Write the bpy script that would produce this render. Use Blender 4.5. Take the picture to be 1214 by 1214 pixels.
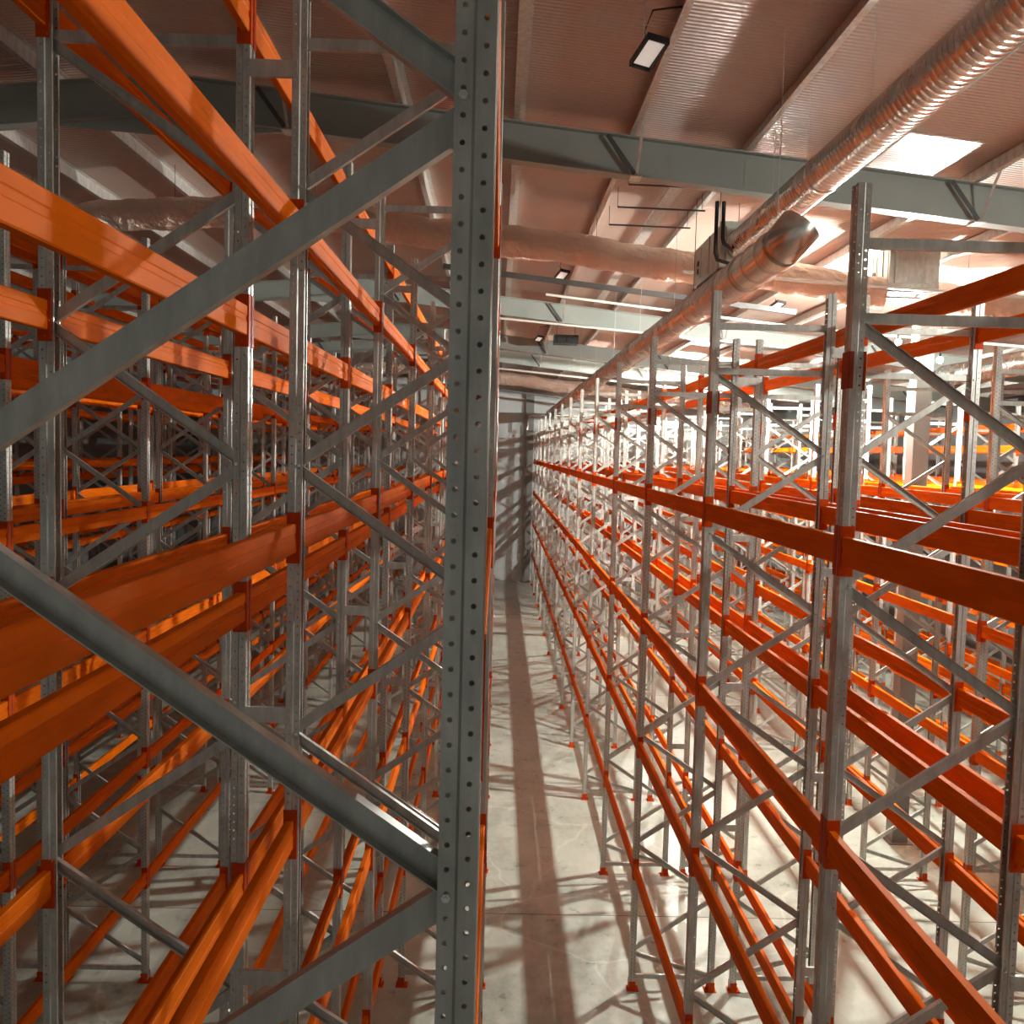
import bpy, bmesh, math, random
from mathutils import Vector, Matrix
random.seed(7)
for o in list(bpy.data.objects): bpy.data.objects.remove(o)
SC = bpy.context.scene
COL = SC.collection

# ---------------------------------------------------------------- camera
FPX, YAW, PIT, ROL = 1108.4, .0167, .0646, .0260
cy, sy, cp, sp = math.cos(YAW), math.sin(YAW), math.cos(PIT), math.sin(PIT)
FW = Vector((sy*cp, cy*cp, -sp)); RT0 = Vector((cy, -sy, 0)); UP0 = RT0.cross(FW)
RT = RT0*math.cos(ROL)+UP0*math.sin(ROL); UP = -RT0*math.sin(ROL)+UP0*math.cos(ROL)
cd = bpy.data.cameras.new('camera'); cam = bpy.data.objects.new('camera', cd); COL.objects.link(cam)
m = Matrix.Identity(4)
for i in range(3):
    m[i][0] = RT[i]; m[i][1] = UP[i]; m[i][2] = -FW[i]
cam.matrix_world = m
cd.sensor_fit = 'HORIZONTAL'; cd.sensor_width = 36; cd.lens = 36*FPX/1214; cd.clip_start = .05; cd.clip_end = 300
SC.camera = cam

# ---------------------------------------------------------------- world, lights, exposure
W = bpy.data.worlds.new('world'); SC.world = W; W.use_nodes = True
W.node_tree.nodes['Background'].inputs[0].default_value = (1, 1, .92, 1)
W.node_tree.nodes['Background'].inputs[1].default_value = .06
SC.view_settings.view_transform = 'Standard'; SC.view_settings.look = 'None'
SC.view_settings.gamma = 1; SC.view_settings.use_curve_mapping = False
SC.view_settings.exposure = 1.5
# bare site lamps hanging over the aisles, last one added to brighten the far end: (x, y, z, watts, light colour)
SITE_LAMPS = [(7.60, 17.94, 2.28, 9500), (8.12, 17.3, 1.89, 150), (7.6, 4.4, 2.2, 1500), (7.6, 36.5, 2.28, 7500)]
LAMP_COL = (.97, 1, .92)

# ---------------------------------------------------------------- dimensions
BAY = 3.5; YK0 = 1.787; ZF = -7.3; YW = 52.7; DEP = 1.162
def yk(k): return YK0+BAY*k+.05
RIDGE = -4.3
def zraf(x): return 4.64-.1*abs(x-RIDGE)     # rafter top line
def zroof(x): return zraf(x)+.2
def proj(P):
    d = P.dot(FW)
    if d < .2: return None
    return 607+FPX*P.dot(RT)/d, 607-FPX*P.dot(UP)/d, d

# ---------------------------------------------------------------- materials
def mat(name, col=(.5, .5, .5), rough=.5, metal=0.0, spec=.5, coat=0.0):
    M = bpy.data.materials.new(name); M.use_nodes = True
    b = M.node_tree.nodes['Principled BSDF']
    b.inputs['Base Color'].default_value = (*col, 1); b.inputs['Roughness'].default_value = rough
    b.inputs['Metallic'].default_value = metal; b.inputs['Specular IOR Level'].default_value = spec
    b.inputs['Coat Weight'].default_value = coat
    return M
class G:
    def __init__(s, M): s.t = M.node_tree; s.b = s.t.nodes['Principled BSDF']
    def n(s, typ, **kw):
        nd = s.t.nodes.new(typ)
        for k, v in kw.items():
            if hasattr(nd, k) and not k.startswith('i_'): setattr(nd, k, v)
        return nd
    def l(s, a, b): s.t.links.new(a, b)
    def tex(s, kind='Object', scale=(1, 1, 1), rot=(0, 0, 0)):
        c = s.n('ShaderNodeTexCoord'); mp = s.n('ShaderNodeMapping'); s.l(c.outputs[kind], mp.inputs[0])
        mp.inputs['Scale'].default_value = scale; mp.inputs['Rotation'].default_value = rot
        return mp.outputs[0]
    def noise(s, vec, scale=5, detail=4, rough=.55):
        x = s.n('ShaderNodeTexNoise'); x.inputs['Scale'].default_value = scale; x.inputs['Detail'].default_value = detail
        x.inputs['Roughness'].default_value = rough; s.l(vec, x.inputs['Vector']); return x.outputs['Fac']
    def ramp(s, fac, stops):
        r = s.n('ShaderNodeValToRGB'); e = r.color_ramp.elements
        while len(e) < len(stops): e.new(.5)
        for i, (p, c) in enumerate(stops):
            e[i].position = p; e[i].color = (*c, 1) if len(c) == 3 else c
        s.l(fac, r.inputs[0]); return r.outputs[0]
    def bump(s, h, st=.3, dist=.01, normal=None):
        b = s.n('ShaderNodeBump'); b.inputs['Strength'].default_value = st; b.inputs['Distance'].default_value = dist
        s.l(h, b.inputs['Height'])
        if normal: s.l(normal, b.inputs['Normal'])
        return b.outputs[0]
    def math(s, op, a, b=None):
        x = s.n('ShaderNodeMath', operation=op)
        for i, v in enumerate((a, b)):
            if v is None: continue
            if isinstance(v, (int, float)): x.inputs[i].default_value = v
            else: s.l(v, x.inputs[i])
        return x.outputs[0]

def galv(name, base=(.60, .60, .57), holes=0):
    M = mat(name, base, .42, .5); g = G(M)
    v = g.tex('Object', (1, 1, .35)); n = g.noise(v, 14, 5, .6)
    c = g.ramp(n, [(.3, tuple(x*.78 for x in base)), (.7, tuple(min(1, x*1.18) for x in base))])
    g.l(g.ramp(g.noise(v, 30, 3), [(.3, (.34, .34, .34)), (.75, (.52, .52, .52))]), g.b.inputs['Roughness'])
    if holes:
        uv = g.n('ShaderNodeUVMap'); uv.uv_map = 'holes'; sx = g.n('ShaderNodeSeparateXYZ'); g.l(uv.outputs[0], sx.inputs[0])
        u = sx.outputs[0]; w = g.math('MULTIPLY', g.math('SUBTRACT', g.math('FRACT', sx.outputs[1]), .5), .05)
        r = g.math('SQRT', g.math('ADD', g.math('MULTIPLY', u, u), g.math('MULTIPLY', w, w)))
        h = g.math('LESS_THAN', r, .0053)
        if holes == 1:      # see-through punched holes
            g.l(c, g.b.inputs['Base Color'])
            tr = g.n('ShaderNodeBsdfTransparent'); mx = g.n('ShaderNodeMixShader'); out = g.t.nodes['Material Output']
            g.l(h, mx.inputs[0]); g.l(g.b.outputs[0], mx.inputs[1]); g.l(tr.outputs[0], mx.inputs[2]); g.l(mx.outputs[0], out.inputs[0])
        else:               # punched holes of distant posts
            mc = g.n('ShaderNodeMix', data_type='RGBA'); g.l(h, mc.inputs[0]); g.l(c, mc.inputs[6]); mc.inputs[7].default_value = (.03, .03, .03, 1)
            g.l(mc.outputs[2], g.b.inputs['Base Color'])
    else: g.l(c, g.b.inputs['Base Color'])
    return M
def paint(name, base, rough=.6):
    M = mat(name, base, rough, 0, .3, 0); g = G(M); g.b.inputs['IOR'].default_value = 1.2; M.node_tree.nodes['Principled BSDF'].inputs['Coat Roughness'].default_value = .2
    v = g.tex('Object', (1, .25, 1)); n = g.noise(v, 9, 4)
    g.l(g.ramp(n, [(.3, tuple(x*.88 for x in base)), (.7, tuple(min(1, x*1.08) for x in base))]), g.b.inputs['Base Color'])
    g.l(g.bump(g.noise(v, 25, 2), .08, .004), g.b.inputs['Normal'])
    return M
M_POSTN = galv('galvanised_punched_steel', (.60, .60, .56), 1)
M_POST = galv('galvanised_punched_steel_distant', (.60, .60, .56), 2)
M_GALV = galv('galvanised_steel', (.60, .60, .57))
M_BRACE = galv('galvanised_brace_steel', (.55, .55, .51))
M_OR = paint('orange_paint', (.84, .16, .002))
M_CONN = paint('orange_connector_paint', (.66, .075, .006), .4)
M_SLEEVE = paint('red_brown_sleeve_paint', (.42, .075, .04), .45)
M_ZINC = mat('zinc_bolt', (.75, .75, .72), .25, 1)
M_RAF = mat('grey_green_rafter_paint', (.36, .40, .37), .45)
g = G(M_RAF); g.l(g.ramp(g.noise(g.tex('Object'), 1.2, 4), [(.3, (.33, .37, .34)), (.7, (.40, .44, .41))]), g.b.inputs['Base Color'])
M_PUR = galv('galvanised_purlin', (.62, .60, .56))
M_BLACK = mat('black_plastic', (.012, .012, .012), .4)
M_PIPE = mat('white_pipe_paint', (.80, .78, .72), .35)
M_LENS = mat('lamp_lens', (.9, .88, .8), .3)
b = M_LENS.node_tree.nodes['Principled BSDF']; b.inputs['Emission Color'].default_value = (1, .93, .85, 1); b.inputs['Emission Strength'].default_value = .12
M_BULB = mat('glowing_bulb', (1, 1, 1), .3)
b = M_BULB.node_tree.nodes['Principled BSDF']; b.inputs['Emission Color'].default_value = (1, .97, .9, 1); b.inputs['Emission Strength'].default_value = 60
M_STRIPL = mat('roof_light_panel', (.95, .97, 1), .5)
b = M_STRIPL.node_tree.nodes['Principled BSDF']; b.inputs['Emission Color'].default_value = (.92, .97, 1, 1); b.inputs['Emission Strength'].default_value = 1.6
M_COLM = mat('grey_column_paint', (.27, .265, .25), .5)
M_UNIT = galv('grey_unit_sheet', (.55, .54, .49))
M_DARK = mat('dark_steel', (.10, .10, .10), .5, .2)

M_SPIR = mat('spiral_duct_steel', (.74, .70, .66), .22, 1); g = G(M_SPIR)
v = g.tex('Object'); nn = g.noise(v, 6, 3); g.l(g.bump(nn, .3, .03), g.b.inputs['Normal'])
g.l(g.ramp(g.noise(v, 3, 4), [(.3, (.16, .16, .16)), (.7, (.34, .34, .34))]), g.b.inputs['Roughness'])
M_SMOOTH = mat('smooth_duct_steel', (.80, .78, .73), .25, 1)
M_FOIL = mat('crumpled_foil', (.92, .74, .62), .3, .9); g = G(M_FOIL); v = g.tex('Object')  # copper tint stands in for orange reflected in the foil
vo = g.n('ShaderNodeTexVoronoi'); vo.inputs['Scale'].default_value = 9; g.l(v, vo.inputs['Vector'])
b1 = g.bump(g.noise(v, 9, 6, .75), 1, .12); g.l(g.bump(vo.outputs['Distance'], .5, .03, b1), g.b.inputs['Normal'])

M_ROOF = mat('ribbed_roof_panel', (.66, .46, .385), .34, .1, .6); g = G(M_ROOF); v = g.tex('Object')
wv = g.n('ShaderNodeTexWave', wave_type='BANDS', bands_direction='Y'); wv.inputs['Scale'].default_value = 4.2; g.l(v, wv.inputs[0])
g.l(g.bump(wv.outputs['Fac'], .6, .014), g.b.inputs['Normal'])
g.l(g.ramp(g.noise(g.tex('Object', (1, .3, 1)), .5, 4), [(.3, (.52, .385, .32)), (.7, (.62, .46, .39))]), g.b.inputs['Base Color'])  # pinkish base colour stands in for orange light bounced off the beams
g.l(g.ramp(g.noise(v, 1.1, 3), [(.35, (.36, .36, .36)), (.7, (.5, .5, .5))]), g.b.inputs['Roughness'])

M_FLOOR = mat('polished_concrete', (.5, .5, .45), .35); g = G(M_FLOOR); v = g.tex('Object')
n1 = g.noise(v, .35, 6, .65); n2 = g.noise(v, 2.6, 8, .7); n3 = g.noise(g.tex('Object', (1, .3, 1), (0, 0, .6)), 9, 6, .75)
mx = g.math('ADD', g.math('MULTIPLY', n1, .5), g.math('ADD', g.math('MULTIPLY', n2, .35), g.math('MULTIPLY', n3, .15)))
c = g.ramp(mx, [(.36, (.27, .29, .24)), (.5, (.48, .51, .44)), (.64, (.59, .62, .54))])
vo = g.n('ShaderNodeTexVoronoi', feature='DISTANCE_TO_EDGE'); vo.inputs['Scale'].default_value = .55
nz = g.n('ShaderNodeTexNoise'); nz.inputs['Scale'].default_value = 1.3; nz.inputs['Detail'].default_value = 5; g.l(v, nz.inputs['Vector'])
am = g.n('ShaderNodeMix', data_type='RGBA'); am.inputs[0].default_value = .35; g.l(v, am.inputs[6]); g.l(nz.outputs['Color'], am.inputs[7]); g.l(am.outputs[2], vo.inputs['Vector'])
cr = g.ramp(vo.outputs['Distance'], [(0, (1, 1, 1)), (.012, (0, 0, 0))])
mc = g.n('ShaderNodeMix', data_type='RGBA'); g.l(g.math('MULTIPLY', cr, .35), mc.inputs[0]); g.l(c, mc.inputs[6]); mc.inputs[7].default_value = (.8, .8, .74, 1)
g.l(mc.outputs[2], g.b.inputs['Base Color'])
g.l(g.ramp(n2, [(.3, (.22, .22, .22)), (.7, (.5, .5, .5))]), g.b.inputs['Roughness']); g.l(g.bump(n2, .12, .01), g.b.inputs['Normal'])
M_JOINT = mat('floor_joint_filler', (.05, .05, .045), .8)
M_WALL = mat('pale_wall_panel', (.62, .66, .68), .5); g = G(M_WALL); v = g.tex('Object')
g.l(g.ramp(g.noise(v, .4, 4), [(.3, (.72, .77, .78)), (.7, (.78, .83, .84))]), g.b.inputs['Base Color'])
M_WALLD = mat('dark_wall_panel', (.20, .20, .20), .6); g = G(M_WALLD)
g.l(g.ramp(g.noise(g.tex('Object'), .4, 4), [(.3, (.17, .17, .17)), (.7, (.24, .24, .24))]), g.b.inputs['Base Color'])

# ---------------------------------------------------------------- mesh helper
class MB:
    def __init__(s): s.v = []; s.f = []; s.u = []; s.s = []
    def face(s, pts, uv=None, smooth=False):
        i = len(s.v); s.v += [tuple(p) for p in pts]; s.f.append(tuple(range(i, i+len(pts)))); s.u.append(uv); s.s.append(smooth)
    def raw(s, vs, fs, smooth=False):
        i = len(s.v); s.v += [tuple(p) for p in vs]
        for f in fs: s.f.append(tuple(i+j for j in f)); s.u.append(None); s.s.append(smooth)
    def box(s, a, b):
        x0, y0, z0 = a; x1, y1, z1 = b
        s.raw([(x0, y0, z0), (x1, y0, z0), (x1, y1, z0), (x0, y1, z0), (x0, y0, z1), (x1, y0, z1), (x1, y1, z1), (x0, y1, z1)],
              [(0, 3, 2, 1), (4, 5, 6, 7), (0, 1, 5, 4), (1, 2, 6, 5), (2, 3, 7, 6), (3, 0, 4, 7)])
    def sweep(s, prof, a, b, side, smooth=False, caps=True):
        """closed profile [(p,q)] swept from a to b; p along 'side', q along side x dir"""
        a = Vector(a); b = Vector(b); d = (b-a).normalized(); sd = Vector(side); sd = (sd-d*sd.dot(d)).normalized(); up = d.cross(sd)
        n = len(prof); vs = [a+sd*p+up*q for p, q in prof]+[b+sd*p+up*q for p, q in prof]
        fs = [(i, (i+1) % n, n+(i+1) % n, n+i) for i in range(n)]
        s.raw(vs, fs, smooth)
        if caps: s.raw(vs, [tuple(range(n))[::-1], tuple(range(n, 2*n))])
    def tube(s, pts, r, n=12, caps=True):
        pts = [Vector(p) for p in pts]; rings = []
        for i, p in enumerate(pts):
            d = (pts[min(i+1, len(pts)-1)]-pts[max(i-1, 0)]).normalized()
            h = Vector((0, 0, 1)) if abs(d.z) < .9 else Vector((1, 0, 0)); e = d.cross(h).normalized(); f = d.cross(e)
            rr = r[i] if isinstance(r, (list, tuple)) else r
            rings.append([p+(e*math.cos(2*math.pi*j/n)+f*math.sin(2*math.pi*j/n))*rr for j in range(n)])
        vs = [q for R in rings for q in R]
        fs = [(i*n+j, i*n+(j+1) % n, (i+1)*n+(j+1) % n, (i+1)*n+j) for i in range(len(pts)-1) for j in range(n)]
        s.raw(vs, fs, True)
        if caps: s.raw(vs, [tuple(range(n))[::-1], tuple(range(len(vs)-n, len(vs)))])
    def add(s, o, M=None):
        i = len(s.v); s.v += [tuple(M @ Vector(p)) for p in o.v] if M else o.v
        s.f += [tuple(i+j for j in f) for f in o.f]; s.u += o.u; s.s += o.s
    def mesh(s, name, *mats):
        me = bpy.data.meshes.new(name); me.from_pydata(s.v, [], s.f)
        for mm in mats: me.materials.append(mm)
        if any(u is not None for u in s.u):
            lay = me.uv_layers.new(name='holes'); k = 0
            for f, u in zip(s.f, s.u):
                for j in range(len(f)):
                    lay.data[k].uv = u[j] if u is not None else (1, 0); k += 1
        me.polygons.foreach_set('use_smooth', s.s); me.update()
        return me
def link(name, me, parent=None, loc=(0, 0, 0), rz=0):
    o = bpy.data.objects.new(name, me); COL.objects.link(o); o.location = loc; o.rotation_euler = (0, 0, rz)
    if parent: o.parent = parent
    return o
def tag(o, label, cat, group=None, kind=None):
    if label: o['label'] = label
    if cat: o['category'] = cat
    if group: o['group'] = group
    if kind: o['kind'] = kind
    return o
def struct(name, mb, *mats):
    o = link(name, mb.mesh(name, *mats)); o['kind'] = 'structure'; return o

# ================================================================ SETTING
XL, XR_, YB = -16.0, 19.0, -9.0
q = MB(); q.box((XL, YB, ZF-.3), (XR_, YW+.3, ZF)); struct('floor', q, M_FLOOR)
n_tr = 1
for yj in (14.35, 28.0, 41.6, 2.0):
    q = MB(); pts = [(XL, yj-.004, ZF+.0015), (XR_, yj-.004, ZF+.0015), (XR_, yj+.006, ZF+.0015), (XL, yj+.006, ZF+.0015)]
    q.box((XL, yj-.005, ZF-.01), (XR_, yj+.006, ZF+.002)); struct('trim_%d' % n_tr, q, M_JOINT); n_tr += 1
q = MB()
for xa, xb in ((XL, RIDGE), (RIDGE, XR_)):
    za, zb = zroof(xa), zroof(xb)
    q.raw([(xa, YB, za), (xb, YB, zb), (xb, YW+.3, zb), (xa, YW+.3, za), (xa, YB, za+.15), (xb, YB, zb+.15), (xb, YW+.3, zb+.15), (xa, YW+.3, za+.15)],
          [(0, 3, 2, 1), (4, 5, 6, 7), (0, 1, 5, 4), (1, 2, 6, 5), (2, 3, 7, 6), (3, 0, 4, 7)])
struct('ceiling', q, M_ROOF)
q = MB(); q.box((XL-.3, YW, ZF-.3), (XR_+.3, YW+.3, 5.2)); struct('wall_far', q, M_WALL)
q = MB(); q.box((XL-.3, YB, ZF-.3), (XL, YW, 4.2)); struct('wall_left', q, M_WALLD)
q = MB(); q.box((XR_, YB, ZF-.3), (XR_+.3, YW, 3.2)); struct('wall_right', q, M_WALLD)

# roof purlins: cold-rolled Z sections running away from the camera
XP = [.17+1.48*k for k in range(-10, 13)]
zp = [(-.035, 0), (.035, 0), (.035, -.0), (.035, -.012)]
pur_me = None
for i, x in enumerate(XP):
    if not (XL < x < XR_): continue
    q = MB(); L0 = YB+.2
    zt = -.002
    q.box((-.003, 0, -.196), (.003, YW-L0-.02, zt)); q.box((-.003, 0, -.006+zt), (.075, YW-L0-.02, zt)); q.box((-.075, 0, -.196), (.003, YW-L0-.02, -.190))
    q.box((-.075, 0, -.196), (-.071, YW-L0-.02, -.172))
    if pur_me is None: pur_me = q.mesh('roof_purlin', M_PUR)
    o = link('trim_%d' % n_tr, pur_me, None, (x, L0, zroof(x)-.004)); n_tr += 1
    o['kind'] = 'structure'

# rafters: I-sections following the roof slope, with dark web bars and purlin stays as parts
def rafter(y, word):
    root = None
    q = MB(); D = .50
    for xa, xb in ((XL+.05, RIDGE), (RIDGE, XR_-.05)):
        za, zb = zraf(xa), zraf(xb)
        def slab(y0, y1, t0, t1):
            q.raw([(xa, y0, za-t0), (xb, y0, zb-t0), (xb, y1, zb-t0), (xa, y1, za-t0), (xa, y0, za-t1), (xb, y0, zb-t1), (xb, y1, zb-t1), (xa, y1, za-t1)],
                  [(0, 1, 2, 3), (7, 6, 5, 4), (4, 5, 1, 0), (5, 6, 2, 1), (6, 7, 3, 2), (7, 4, 0, 3)])
        slab(-.11, .11, 0, .018); slab(-.11, .11, D-.018, D); slab(-.006, .006, .018, D-.018)
    for xs in (RIDGE,):     # end plates bolted together at the ridge
        q.box((xs-.03, -.11, zraf(xs)-D-.12), (xs+.03, .11, zraf(xs)-.02))
    # haunch under the ridge
    z = zraf(RIDGE)-D
    for sgn in (-1, 1):
        q.raw([(RIDGE, -.006, z+.01), (RIDGE+sgn*1.6, -.006, z-.15), (RIDGE, -.006, z-.25), (RIDGE, .006, z+.01), (RIDGE+sgn*1.6, .006, z-.15), (RIDGE, .006, z-.25)],
              [(0, 1, 2), (5, 4, 3), (0, 3, 4, 1), (1, 4, 5, 2)])
    root = link('roof_rafter', q.mesh('roof_rafter', M_RAF), None, (0, y, 0))
    tag(root, 'grey-green steel roof rafter crossing the hall, %s' % word, 'roof beam', 'roof rafters')
    for i, x in enumerate(XP):
        if round((x-1.65)/1.48) % 3 or not (XL+1 < x < XR_-1): continue
        zb = zraf(x)-D; q = MB()
        q.sweep([(-.028, -.003), (.028, -.003), (.028, .003), (-.028, .003)], (x-.36, -.115, zraf(x)+.0), (x, -.125, zb+.02), (1, 0, 0))  # dark flat bar slanting down across the rafter face
        fb = link('dark_web_bar', q.mesh('dark_web_bar', M_DARK), root)
        q = MB(); q.sweep([(-.018, -.003), (.018, -.003), (.018, .003), (-.018, .003)], (x+.03, -.10, zb+.01), (x+.03, -.55, zraf(x)+.03), (1, 0, 0))
        q.box((x-.05, -.14, zb-.012), (x+.1, .1, zb-.0005))
        link('purlin_stay', q.mesh('purlin_stay', M_GALV), root)
for i, (y, w) in enumerate(((12.25, 'nearest to the camera'), (25.85, 'second from the camera'), (34.2, 'third from the camera'), (39.4, 'fourth from the camera'), (52.3, 'against the far wall'))):
    rafter(y, w)

# building columns
def column(x, y, w, d, label, top):
    q = MB()
    q.box((0, 0, 0), (w, .02, top)); q.box((0, d-.02, 0), (w, d, top)); q.box((0, .02, 0), (.02, d-.02, top)); q.box((w-.02, .02, 0), (w, d-.02, top))
    o = link('building_column', q.mesh('building_column', M_COLM), None, (x, y, ZF)); tag(o, label, 'column', 'grey building columns')
    q = MB(); q.box((-.08, -.08, 0), (w+.08, d+.08, .02)); link('base_plate', q.mesh('base_plate', M_COLM), o)
column(7.73, 17.35, .30, .30, 'square grey building column between back-to-back right racks, nearest of them', 10.2)
column(7.73, 31.0, .30, .30, 'square grey building column between back-to-back right racks, farther one', 10.2)
column(1.50, 52.1, .45, .45, 'dark grey column against the pale far wall at the aisle end', 10.6)

# ================================================================ RACKING
def post_mb(H, holes=True):
    P = [(.080, -.028), (.080, -.044), (.046, -.044), (.040, -.050), (.003, -.050), (0, -.047), (0, -.014), (.007, -.009),
         (.007, .009), (0, .014), (0, .047), (.003, .050), (.040, .050), (.046, .044), (.080, .044), (.080, .028)]
    HS = {1: 0, 3: .5, 5: 0, 9: 0, 11: .5, 13: 0}     # profile segment -> stagger
    q = MB()
    for i in range(len(P)-1):
        (x0, y0), (x1, y1) = P[i], P[i+1]; w = math.hypot(x1-x0, y1-y0)/2
        st = HS.get(i if i < 8 else i, None)
        if st is not None: uv = [(-w, st), (w, st), (w, H/.05+st), (-w, H/.05+st)]
        else: uv = [(1, 0)]*4
        q.face([(x0, y0, 0), (x1, y1, 0), (x1, y1, H), (x0, y0, H)], uv)
    return q
def foot_mb():
    q = MB(); q.box((-.03, -.075, 0), (.13, .075, .008)); q.box((-.006, -.055, .008), (.085, -.051, .13)); q.box((-.006, .051, .008), (.085, .055, .13))
    q.tube([(.105, 0, .008), (.105, 0, .035)], .01, 6); q.tube([(-.015, 0, .008), (-.015, 0, .035)], .01, 6)
    return q
CH = lambda o: [(-.030, -.0165*o), (.030, -.0165*o), (.030, .0165*o), (.0272, .0165*o), (.0272, -.0137*o), (-.0272, -.0137*o), (-.0272, .0165*o), (-.030, .0165*o)]
def brace_mb(a, b, o):
    """U channel between (x,z) points; o=+1: the open side looks towards local +y"""
    q = MB(); yc = .018 if o > 0 else -.018
    # profile p lies in the frame plane, q along +-y
    A = Vector((a[0], yc, a[1])); B = Vector((b[0], yc, b[1])); d = (B-A).normalized()
    sd = Vector((-d.z, 0, d.x)); up = d.cross(sd)      # up is +-y
    k = 1 if up.y*o > 0 else -1
    prof = [(p, r*k*1.0) for p, r in CH(1)]
    q.sweep(prof, A, B, sd)
    return q
def nodes_for(typ):
    if typ == 'tall': z0, st, n, top, hz = 2.2, .77, 13, 2.46, [2.2]
    elif typ == 'extra': z0, st, n, top, hz = 2.2, .77, 13, 2.62, [2.2]
    else: z0, st, n, top, hz = .787, .755, 11, 1.547, [1.207, .787]
    return z0, st, n, top, hz
FC = {}
def frame_meshes(typ, rot, near):
    key = (typ, rot, near)
    if key in FC: return FC[key]
    z0, st, n, top, hz = nodes_for(typ)
    L = []    # (name, mb, material, offset x, flip)
    H = top-ZF
    pm = post_mb(H); 
    L.append(('upright', pm, M_POSTN if near else M_POST, (0, 0, 0), 0)); L.append(('upright', pm, M_POSTN if near else M_POST, (DEP, 0, 0), math.pi))
    fm = foot_mb(); L.append(('foot_plate', fm, M_CONN, (0, 0, 0), 0)); L.append(('foot_plate', fm, M_CONN, (DEP, 0, 0), math.pi))
    xa, xb = .055, DEP-.055
    cam_side = -1 if rot == 0 else 1
    for i in range(n-1):
        za, zb = z0-st*i-ZF, z0-st*(i+1)-ZF
        front_first = (i % 2 == 0)
        a = (xa if front_first else xb, za); b_ = (xb if front_first else xa, zb)
        back = front_first if rot == 0 else (not front_first)        # falls to the right as the camera sees it
        o = cam_side if back else -cam_side
        dz = -.02 if za > zb else 0
        L.append(('diagonal_brace', brace_mb((a[0], a[1]-.022), (b_[0], b_[1]+.022), o), M_BRACE, (0, 0, 0), 0))
    if typ == 'short':
        L.append(('diagonal_brace', brace_mb((xa, z0-st*(n-1)-ZF-.02), (xb, .2), cam_side if rot == 0 else -cam_side), M_BRACE, (0, 0, 0), 0))
    for z in hz+[-7.15]:
        L.append(('horizontal_brace', brace_mb((xa, z-ZF+.02), (xb, z-ZF+.02), -cam_side), M_BRACE, (0, 0, 0), 0))
    if near:
        q = MB(); s_ = cam_side; q.tube([(0, 0, 0), (0, s_*.008, 0)], .0095, 6); q.tube([(0, s_*.008, 0), (0, s_*.014, 0)], .005, 8)
        for i in range(n):
            L.append(('bolt', q, M_ZINC, (.063 if i % 2 == 0 else DEP-.063, s_*.044, z0-st*i-ZF), 0))
    out = []; cache = {}
    for nm, mb, ma, off, fl in L:
        kk = (id(mb), ma.name)
        if kk not in cache: cache[kk] = mb.mesh(nm, ma)
        out.append((nm, cache[kk], off, fl))
    # one joined mesh for the distant copies, same materials
    mats = []; J = MB(); mi = []
    for nm, mb, ma, off, fl in L:
        if ma not in mats: mats.append(ma)
        Mx = Matrix.Translation(off) @ Matrix.Rotation(fl, 4, 'Z'); c0 = len(J.f); J.add(mb, Mx); mi += [mats.index(ma)]*(len(J.f)-c0)
    jm = J.mesh('upright_frame', *mats); jm.polygons.foreach_set('material_index', mi)
    FC[key] = (out, jm); return FC[key]

ORD = ['', 'first', 'second', 'third', 'fourth', 'fifth', 'sixth', 'seventh', 'eighth', 'ninth', 'tenth', 'eleventh', 'twelfth', 'thirteenth', 'fourteenth', 'fifteenth']
S1 = [1.215, -.52, -2.24, -3.92, -5.6]
S2 = [2.33, .69, -.92, -2.56, -4.2, -5.85]
# key, x of the aisle post face, direction of the row body, frame type, levels front/back, phrase
ROWS = [
 ('A', -.018, -1, 'tall', S1, S1, 'nearest left rack row'),
 ('B', -1.407-DEP, 1, 'extra', S2, S2, 'second left rack row'),
 ('C', -4.57, -1, 'extra', S2, S2, 'third left rack row'),
 ('D', -5.96-DEP, 1, 'extra', S2, S2, 'fourth left rack row'),
 ('K', -9.12, -1, 'extra', S1, S1, 'fifth left rack row'),
 ('L', -10.51-DEP, 1, 'extra', S2, S2, 'sixth left rack row'),
 ('E', 1.971, 1, 'short', S1[1:], S1[1:], 'nearest right rack row'),
 ('F', 3.36+DEP, -1, 'short', S1, S1, 'second right rack row'),
 ('G', 6.52, 1, 'short', S1[1:], S1[1:], 'third right rack row'),
 ('H', 8.45+DEP, -1, 'short', S1[1:], S1[1:], 'fourth right rack row'),
 ('I', 11.61, 1, 'short', [.35]+S1[1:], [.35]+S1[1:], 'fifth right rack row'),
 ('J', 13.0+DEP, -1, 'short', [.95]+S1[1:], [.95]+S1[1:], 'sixth right rack row'),
]
def seen(x, y, pad=90):
    for z in (2.4, 0, -3, -7):
        p = proj(Vector((x, y, z)))
        if p and -pad < p[0] < 1214+pad and -200 < p[1] < 1400: return True
    return False
def copy_tree(parts, root):
    for nm, me, off, fl in parts:
        c = bpy.data.objects.new(nm, me); COL.objects.link(c); c.parent = root; c.location = off; c.rotation_euler = (0, 0, fl)
FRAMES = []
GN = {'A': 'left', 'E': 'right'}
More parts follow.
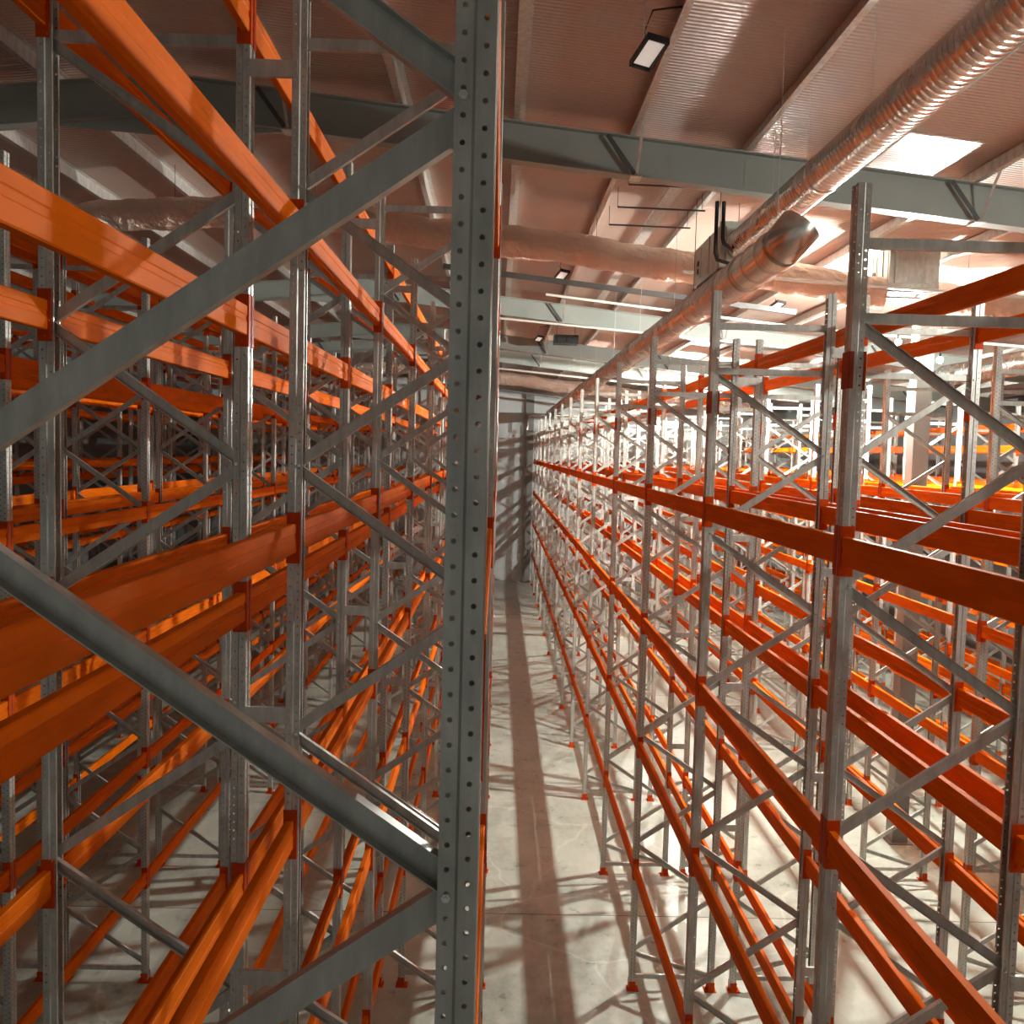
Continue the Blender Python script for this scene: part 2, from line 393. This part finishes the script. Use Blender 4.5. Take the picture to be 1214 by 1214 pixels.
for key, x0, dr, typ, lf, lb, ph in ROWS:
    rot = 0 if dr > 0 else math.pi
    for k in range(0, 15):
        y = yk(k)
        off = not (seen(x0, y) or seen(x0+dr*DEP, y))
        if off and not (key in 'EFGH' and k < 5): continue
        if k == 0 and key == 'B': continue
        near = (key in 'AEBF' and k <= 2)
        parts, jm = frame_meshes(typ, rot, near)
        grp = 'upright frames of the %s' % ph
        num = k+1 if key == 'A' else k
        lab = 'galvanised upright frame of the %s, %s' % (ph, 'closest to the camera' if k == 0 and key == 'A' else 'level with the camera' if k == 0 else 'at the %s bay line away' % ORD[k])
        if k <= (6 if key in 'ABEF' else 5) and not off:
            r = bpy.data.objects.new('upright_frame', None); COL.objects.link(r); r.empty_display_size = .2
            r.location = (x0, y, ZF); r.rotation_euler = (0, 0, rot); copy_tree(parts, r)
        else:
            r = link('upright_frame', jm, None, (x0, y, ZF), rot)
        tag(r, lab, 'rack frame', grp); FRAMES.append((key, k, r))

# sleeves on the aisle posts of the right rack
def sleeve_mb():
    q = MB(); q.box((-.006, -.056, 0), (0, .056, .208)); q.box((0, -.056, 0), (.03, -.0505, .208)); q.box((.086, -.03, -.02), (.090, .05, .24))
    return q
sl_me = None
q1 = MB(); q1.box((-.005, -.055, 0), (-.0005, .055, .208)); q1.box((-.005, -.055, 0), (.022, -.0508, .208))
q2 = MB(); q2.box((.0815, -.05, .0), (.094, .05, .22))
sa, sb = q1.mesh('splice_sleeve', M_SLEEVE), q2.mesh('rear_plate', M_CONN)
for key, k, r in FRAMES:
    if key in 'EF' and r.type == 'EMPTY':
        for o, dp in ((0, 0),):
            s = link('splice_sleeve', sa, r, (0, 0, .405-ZF)); link('rear_plate', sb, s, (0, 0, -.01))

# row spacers between back-to-back frames
q = MB(); W_ = .2275
q.box((-.03, -.056, -.045), (W_+.03, -.0505, .045)); q.box((0, -.0505, -.045), (W_, -.03, -.041)); q.box((0, -.0505, .041), (W_, -.03, .045))
for xx in (-.015, W_+.015): q.tube([(xx, -.056, 0), (xx, -.063, 0)], .009, 6)
sp_me = q.mesh('row_spacer', M_GALV)
SPN = {'left': (-1.4075, [2.06, -1.54, -3.1, -4.9], 'nearest two left rows'), 'right': (3.1325, [1.0, -1.07, -3.06, -5.0], 'nearest two right rows')}
for side, (x, zs, ph) in SPN.items():
    for k in range(1, 9):
        for j, z in enumerate(zs):
            o = link('row_spacer', sp_me, None, (x, yk(k), z))
            tag(o, 'flat grey spacer tying the %s together, bay line %s, %s from top' % (ph, ORD[k], ORD[j+1]), 'rack spacer', 'row spacers of the %s' % ph)

# beams -----------------------------------------------------------
BL = BAY-.1-.012; BH = .0825; BW = .05
def beam_mb():
    hw = BW/2; c = .006
    pr = [(-hw, -BH+c), (-hw+c, -BH), (hw-c, -BH), (hw, -BH+c), (hw, -.03), (hw-.004, -.024), (hw-.004, .004), (hw, .010), (hw, BH-c), (hw-c, BH),
          (-hw+c, BH), (-hw, BH-c), (-hw, .010), (-hw+.004, .004), (-hw+.004, -.024), (-hw, -.03)]
    q = MB(); q.sweep([(p, r) for p, r in pr], (0, -BL/2, 0), (0, BL/2, 0), (1, 0, 0))
    return q
def conn_mb(sgn):
    """L shaped end plate: side leg on the upright's flank, front leg lapping its face (face towards local -x)"""
    q = MB(); y = sgn*(BL/2); hz = .145
    ya, yb = sorted((y, y+sgn*.005)); q.box((-.028, ya, -hz), (.045, yb, hz))
    ya, yb = sorted((y, y+sgn*.046)); q.box((-.0325, ya, -hz), (-.0285, yb, hz))
    for z in (-.115, .115):
        q.tube([(.008, y, z), (.008, y-sgn*.004, z)], .006, 8)
    return q
b_me = beam_mb(); 
bm_ = b_me.mesh('rack_crossbar', M_OR); c1 = conn_mb(-1).mesh('end_connector', M_CONN); c2 = conn_mb(1).mesh('end_connector', M_CONN)
BE = []
for key, x0, dr, typ, lf, lb, ph in ROWS:
    for face in (0, 1):
        levels = lf if face == 0 else lb
        fx = x0 if face == 0 else x0+dr*DEP
        inward = dr if face == 0 else -dr
        xc = fx+inward*.029
        for k in range(0, 14):
            for j, z in enumerate(levels):
                y = yk(k)+BAY/2
                # visible extent
                pts = [proj(Vector((xc, yk(k)+BAY*t, z))) for t in (0, .25, .5, .75, 1)]
                ins = [p for p in pts if p and -60 < p[0] < 1274 and -60 < p[1] < 1274]
                if not ins:
                    if key in 'EFGH' and k < 6: BE.append((0, key, face, k, j, len(levels), xc, y, z, inward, ph))
                    continue
                L = len(levels); a, c = ins[0], ins[-1]
                sc = (abs(a[0]-c[0])+abs(a[1]-c[1])+3)*(165/ins[len(ins)//2][2])
                if key not in 'ABEF': sc *= .55
                BE.append((sc, key, face, k, j, L, xc, y, z, inward, ph))
BE.sort(key=lambda t: -t[0])
def lvl(j, L):
    n = L-j
    return 'lowest level' if n == 1 else ('topmost level' if j == 0 else ORD[n]+' level up')
STB = MB(); stm = []
far = MB(); far.add(b_me); nf = len(far.f); far.add(conn_mb(-1)); far.add(conn_mb(1))
far_mi = [0]*nf+[1]*(len(far.f)-nf)
for i, (sc, key, face, k, j, L, xc, y, z, inward, ph) in enumerate(BE):
    rz = 0 if inward > 0 else math.pi
    if i < 300:
        o = link('rack_crossbar', bm_, None, (xc, y, z), rz)
        side = 'aisle side' if face == 0 else 'inner side'
        bay = 'bay at camera' if k == 0 else 'bay %s away' % ORD[k]
        tag(o, 'orange beam, %s of %s, %s, %s' % (side, ph, lvl(j, L), bay), 'rack beam', 'beams of the %s' % ph)
        if k <= 7:
            link('end_connector', c1, o); link('end_connector', c2, o)
        else:
            o.data = None if False else bm_
    else:
        STB.add(far, Matrix.Translation((xc, y, z)) @ Matrix.Rotation(rz, 4, 'Z')); stm += far_mi
if STB.f:
    me = STB.mesh('distant_beams', M_OR, M_CONN); me.polygons.foreach_set('material_index', stm)
    o = link('distant_rack_crossbars', me); tag(o, 'remaining orange beams of the distant bays, too many to count', 'rack beams', None, 'stuff')
print('beams', len(BE), 'frames', len(FRAMES))

# ================================================================ OVERHEAD SERVICES
def duct(name, x, z, y0, y1, r, mat_, label, rings, grp, cap=False):
    q = MB(); L = y1-y0; P_ = [(0, 0, 0)]; RR = [r]; t = .05
    while t < L-.05:        # raised lock seams of the spiral pipe
        for a, h in ((-.008, 0), (-.003, .003), (.003, .003), (.008, 0)): P_.append((0, 0, t+a)); RR.append(r+h)
        t += .085
    P_.append((0, 0, L)); RR.append(r); q.tube(P_, RR, 36)
    o = link(name, q.mesh(name, mat_), None, (x, y0, z)); o.rotation_euler = (-math.pi/2, 0, 0)
    tag(o, label, 'air duct', grp)
    for yy in rings:
        q = MB(); t = yy-y0; q.tube([(0, 0, t-.03), (0, 0, t-.025), (0, 0, t+.025), (0, 0, t+.03)], [r+.002, r+.012, r+.012, r+.002], 40)
        link('joint_ring', q.mesh('joint_ring', M_SMOOTH), o)
    return o
D1 = duct('spiral_duct', 3.33, 2.98, 2.5, 13.35, .20, M_SPIR, 'long spiral metal air duct running high over the right rack to the unit', (5.6, 9.9, 13.2), 'spiral ducts')
D2 = duct('spiral_duct', 2.65, 2.0, 10.15, 49.0, .20, M_SPIR, 'lower spiral metal air duct running down the hall above the right rack', (10.3, 11.1, 12.9, 16.5, 20.5, 24.5, 30, 36), 'spiral ducts')
q = MB(); q.tube([(0, 0, 0), (0, 0, -1.02)], .203, 40)
link('end_sleeve', q.mesh('end_sleeve', M_SMOOTH), D2)
pts = []; dx, dz = .60, .80           # elbow turning up towards the upper duct; duct-local axes: x right, y down, z away
for i in range(13):
    a = math.pi/2*i/12; rr_ = .215; u_ = rr_*(1-math.cos(a)); pts.append((u_*dx, -u_*dz, -1.02-rr_*math.sin(a)))
e = pts[-1]; pts.append((e[0]+.03*dx, e[1]-.03*dz, e[2]))
q = MB(); q.tube(pts, .204, 40); link('duct_elbow', q.mesh('duct_elbow', M_SMOOTH), D2)
for yy in (-.93, -.42, -.02):
    q = MB(); q.tube([(0, 0, yy-.012), (0, 0, yy), (0, 0, yy+.012)], [.204, .213, .204], 40); link('joint_ring', q.mesh('joint_ring', M_SMOOTH), D2)

duct('spiral_duct', 12.1, 2.35, 18.5, 25.5, .28, M_SPIR, 'short spiral duct with two end collars at far upper right of the racks', (24.0, 25.4), 'spiral ducts')
q = MB(); q.box((-.4, -.3, 0), (.4, .3, .28)); q.box((-.3, -.35, .04), (-.05, -.3, .2)); q.box((.02, -.35, .04), (.3, -.3, .2))
o = link('air_heater', q.mesh('air_heater', M_BLACK), None, (2.15, 31.2, 3.58)); tag(o, 'small black heater box under the roof far above the aisle', 'heater')
q = MB(); q.tube([(-.3, 0, .27), (-.3, 0, zroof(1.85)-3.58)], .01, 5); link('hanger_rod', q.mesh('hanger_rod', M_DARK), o)
q = MB(); q.tube([(.3, 0, .27), (.3, 0, zroof(2.45)-3.58)], .01, 5); link('hanger_rod', q.mesh('hanger_rod', M_DARK), o)
def wire(x, y, z0, z1, w, grp='duct hanging wires'):
    q = MB(); q.tube([(0, 0, 0), (.006, 0, (z1-z0)*.5), (0, 0, z1-z0)], .0035, 5)
    o = link('hanging_wire', q.mesh('hanging_wire', M_GALV), None, (x, y, z0)); tag(o, w, 'wire', grp)
for i, y in enumerate((5.2, 6.9, 8.7, 10.5, 11.8)):
    wire(3.33, y, 3.18, zroof(3.33)-.01, 'thin wire holding the upper spiral duct from the roof, %s from camera' % ORD[i+1])
for i, y in enumerate((9.2, 14.5, 18, 22, 26, 31, 36, 41)):
    wire(2.65, y, 2.21, zroof(2.65)-.01, 'thin wire holding the lower spiral duct from the roof, %s from camera' % ORD[i+1])

# heater unit at the end of the upper duct
def unit(x, y, z, w, l, h, label):
    q = MB(); q.box((0, .12, 0), (w, l, h)); q.box((-.03, .06, -.03), (w+.03, .12, h+.03)); q.box((.05, 0, .05), (w-.05, .06, h-.05))
    q.box((-.015, l*.45, 0), (0, l*.47, h)); q.box((-.012, l*.75, .05), (0, l*.77, h-.05))
    o = link('ventilation_unit', q.mesh('ventilation_unit', M_UNIT), None, (x, y, z)); tag(o, label, 'ventilation unit')
    q = MB()
    for dz in (.32, .2): q.tube([(-.012, l*.86, dz), (.0, l*.86, dz)], .045, 16)
    link('pipe_port', q.mesh('pipe_port', M_BLACK), o)
    q = MB(); q.box((-.05, .1, -.09), (w+.05, .14, -.05)); q.box((-.05, l-.14, -.09), (w+.05, l-.1, -.05)); q.box((.02, .1, -.05), (.05, l-.1, -.0)); q.box((w-.05, .1, -.05), (w-.02, l-.1, 0))
    link('support_rail', q.mesh('support_rail', M_DARK), o)
    for px in (-.03, w+.03):
        for py in (.12, l-.12):
            q = MB(); q.tube([(px, py, -.09), (px, py, zroof(x+px)-z)], .006, 6); link('threaded_rod', q.mesh('threaded_rod', M_DARK), o)
    return o
unit(3.10, 13.35, 2.72, .62, 1.9, .58, 'grey box ventilation unit hanging at the end of the upper duct')
u2 = unit(6.62, 16.0, 2.98, .80, .9, .66, 'large grey ventilation box hanging over the right racks')
q = MB(); pts = [(2.93, 12.9, 3.62), (2.93, 12.9, 2.78), (2.97, 12.95, 2.70), (3.05, 13.3, 2.68)]
q.tube([(2.86, 12.75, 3.42), (2.86, 12.75, 2.74), (2.90, 12.8, 2.66), (3.28, 13.2, 2.66)], .028, 8)
q.tube([(2.95, 12.75, 3.42), (2.95, 12.75, 2.94), (2.98, 12.8, 2.88), (3.22, 13.2, 2.86)], .028, 8)
o = link('refrigerant_pipe', q.mesh('refrigerant_pipe', M_BLACK), None); tag(o, 'pair of black insulated pipes bending down into the grey ventilation unit', 'pipe')

# foil wrapped ducts crossing the hall under the roof slope
def foil(y, r, off, x0, x1, label):
    q = MB(); N = int((x1-x0)/.06); pts = []; n_ = 36; rg = random.Random(3); vs = []
    bumps = [[rg.uniform(-1, 1) for _ in range(n_)] for _ in range(N+1)]
    for i in range(N+1):
        x = x0+(x1-x0)*i/N; pts.append((x, .02*math.sin(x*3.1), zraf(x)-off+.03*math.sin(x*1.7)))
        R0 = r*(1+.04*math.sin(x*5.3)+.03*math.sin(x*11.7)); amp = .009+.010*max(0, math.sin(x*2.3+1))
        for j in range(n_):
            a = 2*math.pi*j/n_; b_ = (bumps[i][j]+.5*bumps[i][(j+1) % n_]+.5*bumps[i-1][j])/1.4; rj = R0+amp*b_
            vs.append((x+rg.uniform(-.015, .015)*(0 < i < N), pts[-1][1]+rj*math.cos(a), pts[-1][2]+rj*math.sin(a)))
    q.raw(vs, [(i*n_+j, i*n_+(j+1) % n_, (i+1)*n_+(j+1) % n_, (i+1)*n_+j) for i in range(N) for j in range(n_)]+[tuple(range(n_))[::-1], tuple(range(N*n_, N*n_+n_))])
    o = link('foil_duct', q.mesh('foil_duct', M_FOIL), None, (0, y, 0)); tag(o, label, 'air duct', 'foil-wrapped ducts')
    for i in range(10, N, 40):
        q = MB(); x, _, z = pts[i]; q.tube([(x, -.0, z+r*.98), (x, 0, zroof(x))], .005, 5); link('hanger_rod', q.mesh('hanger_rod', M_DARK), o)
foil(16.3, .265, .62, -11, 6.58, 'crumpled foil-wrapped duct crossing the hall behind the first rafter')
foil(16.3, .265, .62, 7.46, 18, 'crumpled foil-wrapped duct piece right of the large grey ventilation box')
foil(45.0, .30, .72, -9, 12, 'crumpled foil-wrapped duct crossing the hall near the far wall')

# white sprinkler pipes
def pipe(pts, r, label, ma=M_PIPE, cat='pipe', name='sprinkler_pipe', grp='white sprinkler pipes'):
    q = MB(); q.tube(pts, r, 10); o = link(name, q.mesh(name, ma)); tag(o, label, cat, grp); return o
pipe([(3.0, 15.75, 3.06), (13, 15.75, 2.62)], .028, 'white sprinkler pipe running right just in front of the foil duct')
pipe([(1.0, 21.5, 3.58), (7.0, 21.5, 2.98), (14, 21.5, 2.6)], .03, 'white sprinkler pipe crossing between the first and second rafter')
pipe([(-.2, 24.3, 3.42), (9, 24.3, 2.75)], .03, 'white sprinkler pipe just before the second rafter')
pipe([(-.2, 37.5, 3.3), (12, 37.5, 2.3)], .04, 'white sprinkler pipe before the third rafter')
pipe([(6.6, 21.6, 2.98), (7.1, 18.5, 3.2)], .026, 'short white sprinkler branch pipe near the small right lamp')
pipe([(1.55, 50.6, 1.2), (1.55, 50.6, 1.75), (1.62, 50.6, 1.92), (1.8, 50.6, 2.0), (4.6, 50.6, 2.0)], .09, 'bent pale pipe turning down beside the far column', M_SMOOTH)
# thin dark rail crossing below the foil duct
q = MB(); q.box((-9.5, -.05, -.06), (2.0, .05, .06))
for i, (y, z, x0, x1, lab) in enumerate(((19.2, 3.58, -1.2, 6.0, 'thin dark steel rail crossing just beyond the nearest foil duct'), (46.2, 3.0, -3, 8, 'thin dark steel rail crossing near the far wall'))):
    q = MB(); q.raw([], []); q.sweep([(-.05, -.05), (.05, -.05), (.05, .05), (-.05, .05)], (x0, 0, z+.1-.1*x0), (x1, 0, z+.1-.1*x1), (0, 1, 0))
    o = link('steel_rail', q.mesh('steel_rail', M_DARK), None, (0, y, -.1)); tag(o, lab, 'rail', 'dark steel rails')

# perforated cable tray and threaded rods on the left of the unit
q = MB(); q.box((-.1, 0, 0), (.1, 11.0, .004)); q.box((-.1, 0, 0), (-.096, 11, .05)); q.box((.096, 0, 0), (.1, 11, .05))
M_TRAY = galv('perforated_tray_steel', (.58, .58, .55)); o = link('cable_tray', q.mesh('cable_tray', M_TRAY), None, (2.42, 12.9, 3.76)); tag(o, 'narrow perforated cable tray running away under the roof panels', 'cable tray')
for i, y in enumerate((13.2, 14.4, 15.5)):
    q = MB(); q.tube([(1.72, 0, 0), (3.05, 0, -.02)], .014, 6); q.tube([(1.72, 0, 0), (1.72, 0, .3)], .005, 5); q.tube([(3.0, 0, 0), (3.0, 0, .25)], .005, 5)
    o = link('tray_hanger', q.mesh('tray_hanger', M_DARK), None, (0, y, 3.735)); tag(o, 'dark cross bar carrying the cable tray, %s from camera' % ORD[i+1], 'bracket', 'tray hangers')

# hanging LED work lamps -------------------------------------------------
def bay_lamp(x, y, z, label, rz=.25, tilt=.45):
    r = bpy.data.objects.new('hanging_lamp', None); COL.objects.link(r); r.location = (x, y, z); r.empty_display_size = .1
    tag(r, label, 'lamp', 'rectangular hanging lamps')
    q = MB(); w, l, h = .11, .21, .035
    q.box((-w, -l, 0), (w, l, h)); q.box((-w, -l, -.03), (-w+.02, l, 0)); q.box((w-.02, -l, -.03), (w, l, 0)); q.box((-w, -l, -.03), (w, -l+.02, 0)); q.box((-w, l-.02, -.03), (w, l, 0)); q.box((-.05, -.08, h), (.05, .08, h+.05))
    hs = link('housing', q.mesh('housing', M_BLACK), r)
    q2 = MB(); q2.box((-w+.03, -l+.04, -.012), (w-.03, l-.04, -.002)); ln = link('lens', q2.mesh('lens', M_LENS), r)
    for o in (hs, ln): o.rotation_euler = (-.25, tilt*.3, rz)
    q = MB(); q.tube([(0, .05, .06), (-.05, .02, .2), (.02, -.02, .38), (.2, 0, .42), (.33, 0, zroof(x+.33)-z-.03)], .009, 6); link('power_cable', q.mesh('power_cable', M_BLACK), r)
    q = MB()
    for i in range(9):
        t = i/9*(zroof(x)-z-.09)+.08; q.tube([(-.06, -.03, t), (-.055, -.03, t+.035)], .006, 5)
    q.tube([(-.06, -.03, .05), (-.06, -.03, zroof(x)-z-.0)], .0025, 5)
    link('chain', q.mesh('chain', M_GALV), r)
for x, y, z, w in ((1.33, 9.05, 3.78, 'rectangular black hanging lamp with pale lens, nearest, left of the duct'), (1.27, 20.2, 3.78, 'small rectangular hanging lamp beyond the first rafter over the aisle'),
                   (1.27, 31.5, 3.78, 'tiny rectangular hanging lamp beyond the second rafter over the aisle'), (6.1, 20.9, 3.38, 'small rectangular hanging lamp right of the lower duct')):
    bay_lamp(x, y, z, w)
# strings of thin chain stretched between purlins at the nearest lamp
for i, (y, z) in enumerate(((8.15, 4.02), (8.95, 4.02))):
    q = MB(); N = 40
    for j in range(N):
        xa = .2+1.35*j/N; xb = xa+1.35/N*.7; sag = lambda x: -.05*math.sin(math.pi*(x-.2)/1.35)
        q.tube([(xa, .003*(j % 2), sag(xa)), (xb, .003*(j % 2), sag(xb))], .004, 4)
    o = link('slack_chain', q.mesh('slack_chain', M_GALV), None, (0, y, z)); tag(o, 'thin chain stretched across beside the nearest lamp, %s one' % ('nearer' if i == 0 else 'farther'), 'chain', 'thin chains at the lamp')

# bright bare site lamps, the farthest one added as fill
for i, (x, y, z, wt) in enumerate(SITE_LAMPS):
    zr = zroof(x)
    vis = proj(Vector((x, y, z))); lab = {0: 'glowing bare lamp left of the nearest grey column, seen through the racks', 1: 'lower glowing bare lamp right of the nearest grey column'}.get(i)
    r = bpy.data.objects.new('site_lamp', None); COL.objects.link(r); r.location = (x, y, z)
    tag(r, lab or ['', '', 'glowing bare lamp over the right racks close to the camera', 'added fill lamp brightening the far wall, over the right racks down the hall', 'glowing bare lamp over the right racks behind the camera'][i], 'lamp')
    q = MB(); n = 8; q.tube([(0, 0, -.06*math.cos(math.pi*j/n)) for j in range(n+1)], [max(.004, .06*math.sin(math.pi*j/n)) for j in range(n+1)], 16); link('bulb', q.mesh('bulb', M_BULB), r)
    q = MB(); q.tube([(0, 0, .055), (0, 0, .14)], .022, 10); link('socket', q.mesh('socket', M_BLACK), r)
    q = MB(); q.tube([(0, 0, .13), (.02, 0, (zr-z)*.6), (0, 0, zr-z-.01)], .005, 5); link('cord', q.mesh('cord', M_BLACK), r)
    ld = bpy.data.lights.new('site_lamp_light', 'POINT'); ld.energy = wt; ld.color = LAMP_COL; ld.shadow_soft_size = .065
    lo = bpy.data.objects.new('site_lamp_light', ld); COL.objects.link(lo); lo.location = (x, y, z)
